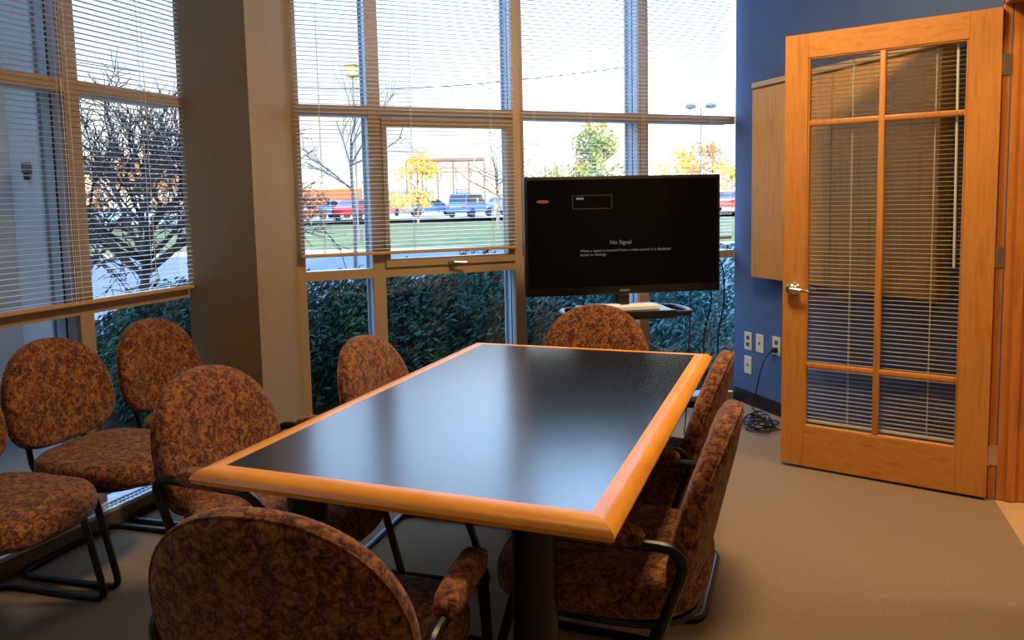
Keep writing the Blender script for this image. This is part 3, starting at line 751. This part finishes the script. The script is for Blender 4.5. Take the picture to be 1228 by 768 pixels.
# cars
m_tyre = mat('tyre', '#111214', .8); m_cglass = mat('car_glass', '#1a2430', .12); m_tail = mat('tail_light', '#b3242a', .3)
CARC = {}
def car(px, d, rot, colr, label, kind='sedan'):
    loc = out(px, d, GZ+.32); r = empty('parked_car', loc, R(rot)-YAW*1.0, label=label, cat='car', group='cars parked beyond the lawn')
    m = CARC.setdefault(colr, mat('car_paint_'+colr, colr, .3, .2, .6))
    hh = 1.46 if kind == 'sedan' else 1.72
    body = [(-2.25, .35), (2.2, .32), (2.28, .62), (2.1, .82), (1.15, .95), (-2.0 if kind == 'sedan' else -2.15, 1.0), (-2.27, .85), (-2.3, .5)]
    s = MB(); s.prism(body, -.86, .86, 'y'); bmesh.ops.bevel(s.bm, geom=list(s.bm.edges), offset=.05, segments=2, affect='EDGES'); s.build('body', m, r)
    cab = [(1.05, .94), (.35, hh-.04), (-.9, hh), (-1.75, .98)] if kind == 'sedan' else [(1.05, .94), (.45, hh-.05), (-1.8, hh), (-2.1, .98)]
    s = MB(); s.prism(cab, -.72, .72, 'y'); s.build('windows', m_cglass, r, smooth=False)
    s = MB(); s.box((cab[2][0]-.02, -.70, hh-.03), (cab[1][0]+.02, .70, hh+.03), .02)
    for y in (-.725, .725):
        for q0, q1 in ((cab[0], cab[1]), (cab[3], cab[2]), ((-.3, .95), (-.35, hh))): s.tube([(q0[0], y, q0[1]), (q1[0], y*.99, q1[1])], .035, 4)
    s.build('roof', m, r)
    for x in (-1.35, 1.42):
        for y in (-.86, .86):
            s = MB(); s.cyl((x, y-.09, .33), (x, y+.09, .33), .33, 16); s.build('wheel', m_tyre, r)
    s = MB(); s.box((-2.32, -.80, .70), (-2.24, -.5, .88)); s.box((-2.32, .5, .70), (-2.24, .80, .88)); s.build('tail_lights', m_tail, r)
for a in [(520, 64, 15, '#4f6a8f', 'grey blue parked sedan, leftmost of the pair in the middle of the sash', 'sedan'),
          (566, 58, 65, '#4a6c9c', 'blue parked estate car showing its red tail lights, centre of the sash', 'wagon'),
          (606, 64, 65, '#6c80a4', 'silver blue parked sedan at the right edge of the sash', 'sedan'),
          (460, 66, 80, '#c85048', 'red parked car at the left edge of the operable sash', 'sedan'),
          (394, 61, 60, '#5e8ab0', 'light blue parked car left of the slender bare tree', 'sedan'),
          (430, 56, 75, '#a82b36', 'bright red parked car directly behind the slender bare tree', 'sedan'),
          (360, 73, 70, '#8a8c92', 'grey parked car next to the column, partly behind the russet bush', 'wagon'),
          (124, 50, 30, '#9db7d8', 'pale blue parked car seen through the left window beyond the crabapple', 'sedan'),
          (198, 60, 60, '#c6ccd4', 'white parked car seen through the left window near the column', 'sedan'),
          (874, 58, 65, '#b9584e', 'reddish parked car in the narrow gap between television and blue wall', 'sedan')]:
    car(*a)

# far buildings
m_bl = noise_mat('pale_stucco', ['#d9cdb8', '#e2d8c6'], 1, .9); m_br = noise_mat('orange_brick', ['#8c5228', '#9a5d30'], 1.5, .9); m_brn = mat('brown_fascia', '#7a4d38', .8); m_bw = mat('far_window', '#5a6a78', .3)
def MF(px, d, z=GZ):   # local x right, local y away
    p = out(px, d, z); return Matrix(((Rv.x, FH.x, 0, p.x), (Rv.y, FH.y, 0, p.y), (0, 0, 1, p.z), (0, 0, 0, 1)))
def shop(px, d, w_, h_, label, brick_h, windows, canopy=None, mw=m_bl, mbk=m_br, band=True):
    M = MF(px, d); r = empty('shop_building', label=label, cat='building')
    MB(M).box((0, 0, 0), (w_, 14, h_)).build('walls', mw, r, smooth=False)
    s = MB(M); s.box((0, -.25, 0), (w_, 0, brick_h)) if brick_h else None
    if brick_h: s.build('brick_base', mbk, r, smooth=False)
    if band: MB(M).box((-.2, -.4, h_), (w_+.2, 14, h_+.45)).build('roof', m_brn if band == 2 else mw, r, smooth=False)
    for (x, z0, ww, wh) in windows:
        f = MB(M).box((x, -.32, z0), (x+ww, -.26, z0+wh)).build('window', m_bw, r, smooth=False)
    if canopy:
        x0, x1, z = canopy; s = MB(M); s.box((x0, -3, z), (x1, -.2, z+.28)); 
        k = x0
        while k <= x1+.01: s.cyl((k, -2.9, 0), (k, -2.9, z), .10, 6); k += (x1-x0)/5
        s.build('canopy', m_brn, r)
    return r
shop(-700, 101, 100, 5.6, 'long pale building far beyond the left window behind the autumn trees', 1.2, [(x, 1.4, 2.2, 1.8) for x in range(4, 84, 6)], mbk=m_bl)
shop(352, 84, 7.8, 3.9, 'low orange brick building beyond the parking lot beside the column', 3.1, [(5, 1.0, 3.2, .9)])
shop(452, 90, 15.5, 5.0, 'pale shop building with brown pergola roof in the middle of the back window', 0, [(1.0, .3, 1.4, 2.6), (2.8, .3, 1.4, 2.6), (6.0, 1.9, 1.0, 1.0), (9.6, 1.0, 1.4, 2.0)], canopy=(4.2, 13.0, 6.1))
shop(612, 106, 60, 3.8, 'low pale building hidden behind the television, continuing to the blue wall', 0, [(x, 1.0, 1.6, 1.4) for x in range(2, 50, 5)])

# wing of the same building outside the left windows
pc = Vector((-3.95, 1.05, 0))
m_wing = noise_mat('white_panel', ['#c3c8d0', '#ced2d9'], 2, .8)
m_wing2 = m_wing
r = empty('wall_wing', kind='structure')
s = MB(); s.prism([(-3.6, -3.0), (-3.6, 1.49), (-3.34, 1.49), (-3.34, 1.56), (-4.6, 1.56), (-5.0, -3.0)], GZ-.1, 7); s.build('wing_panels', m_wing, r, smooth=False)

for px_, (x, y) in enumerate(((-3.46, 1.49), (-3.595, 1.30))):
    f = empty('wall_fixture', (x, y, 1.60), 0 if px_ == 0 else R(-90) + math.pi, label=('small dark fixture on the grey pier outside the left window' if px_ == 0 else 'small dark fixture on the white outer wall at the left photo edge'), cat='wall fixture')
    q = MB(); q.box((-.022, -.03, -.025), (.022, 0, .03), .004); q.build('fixture_body', m_head if False else m_post, f)
    q = MB(); q.cyl((0, -.02, -.06), (0, -.02, -.025), .012, 8); q.build('fixture_nozzle', m_blk, f)
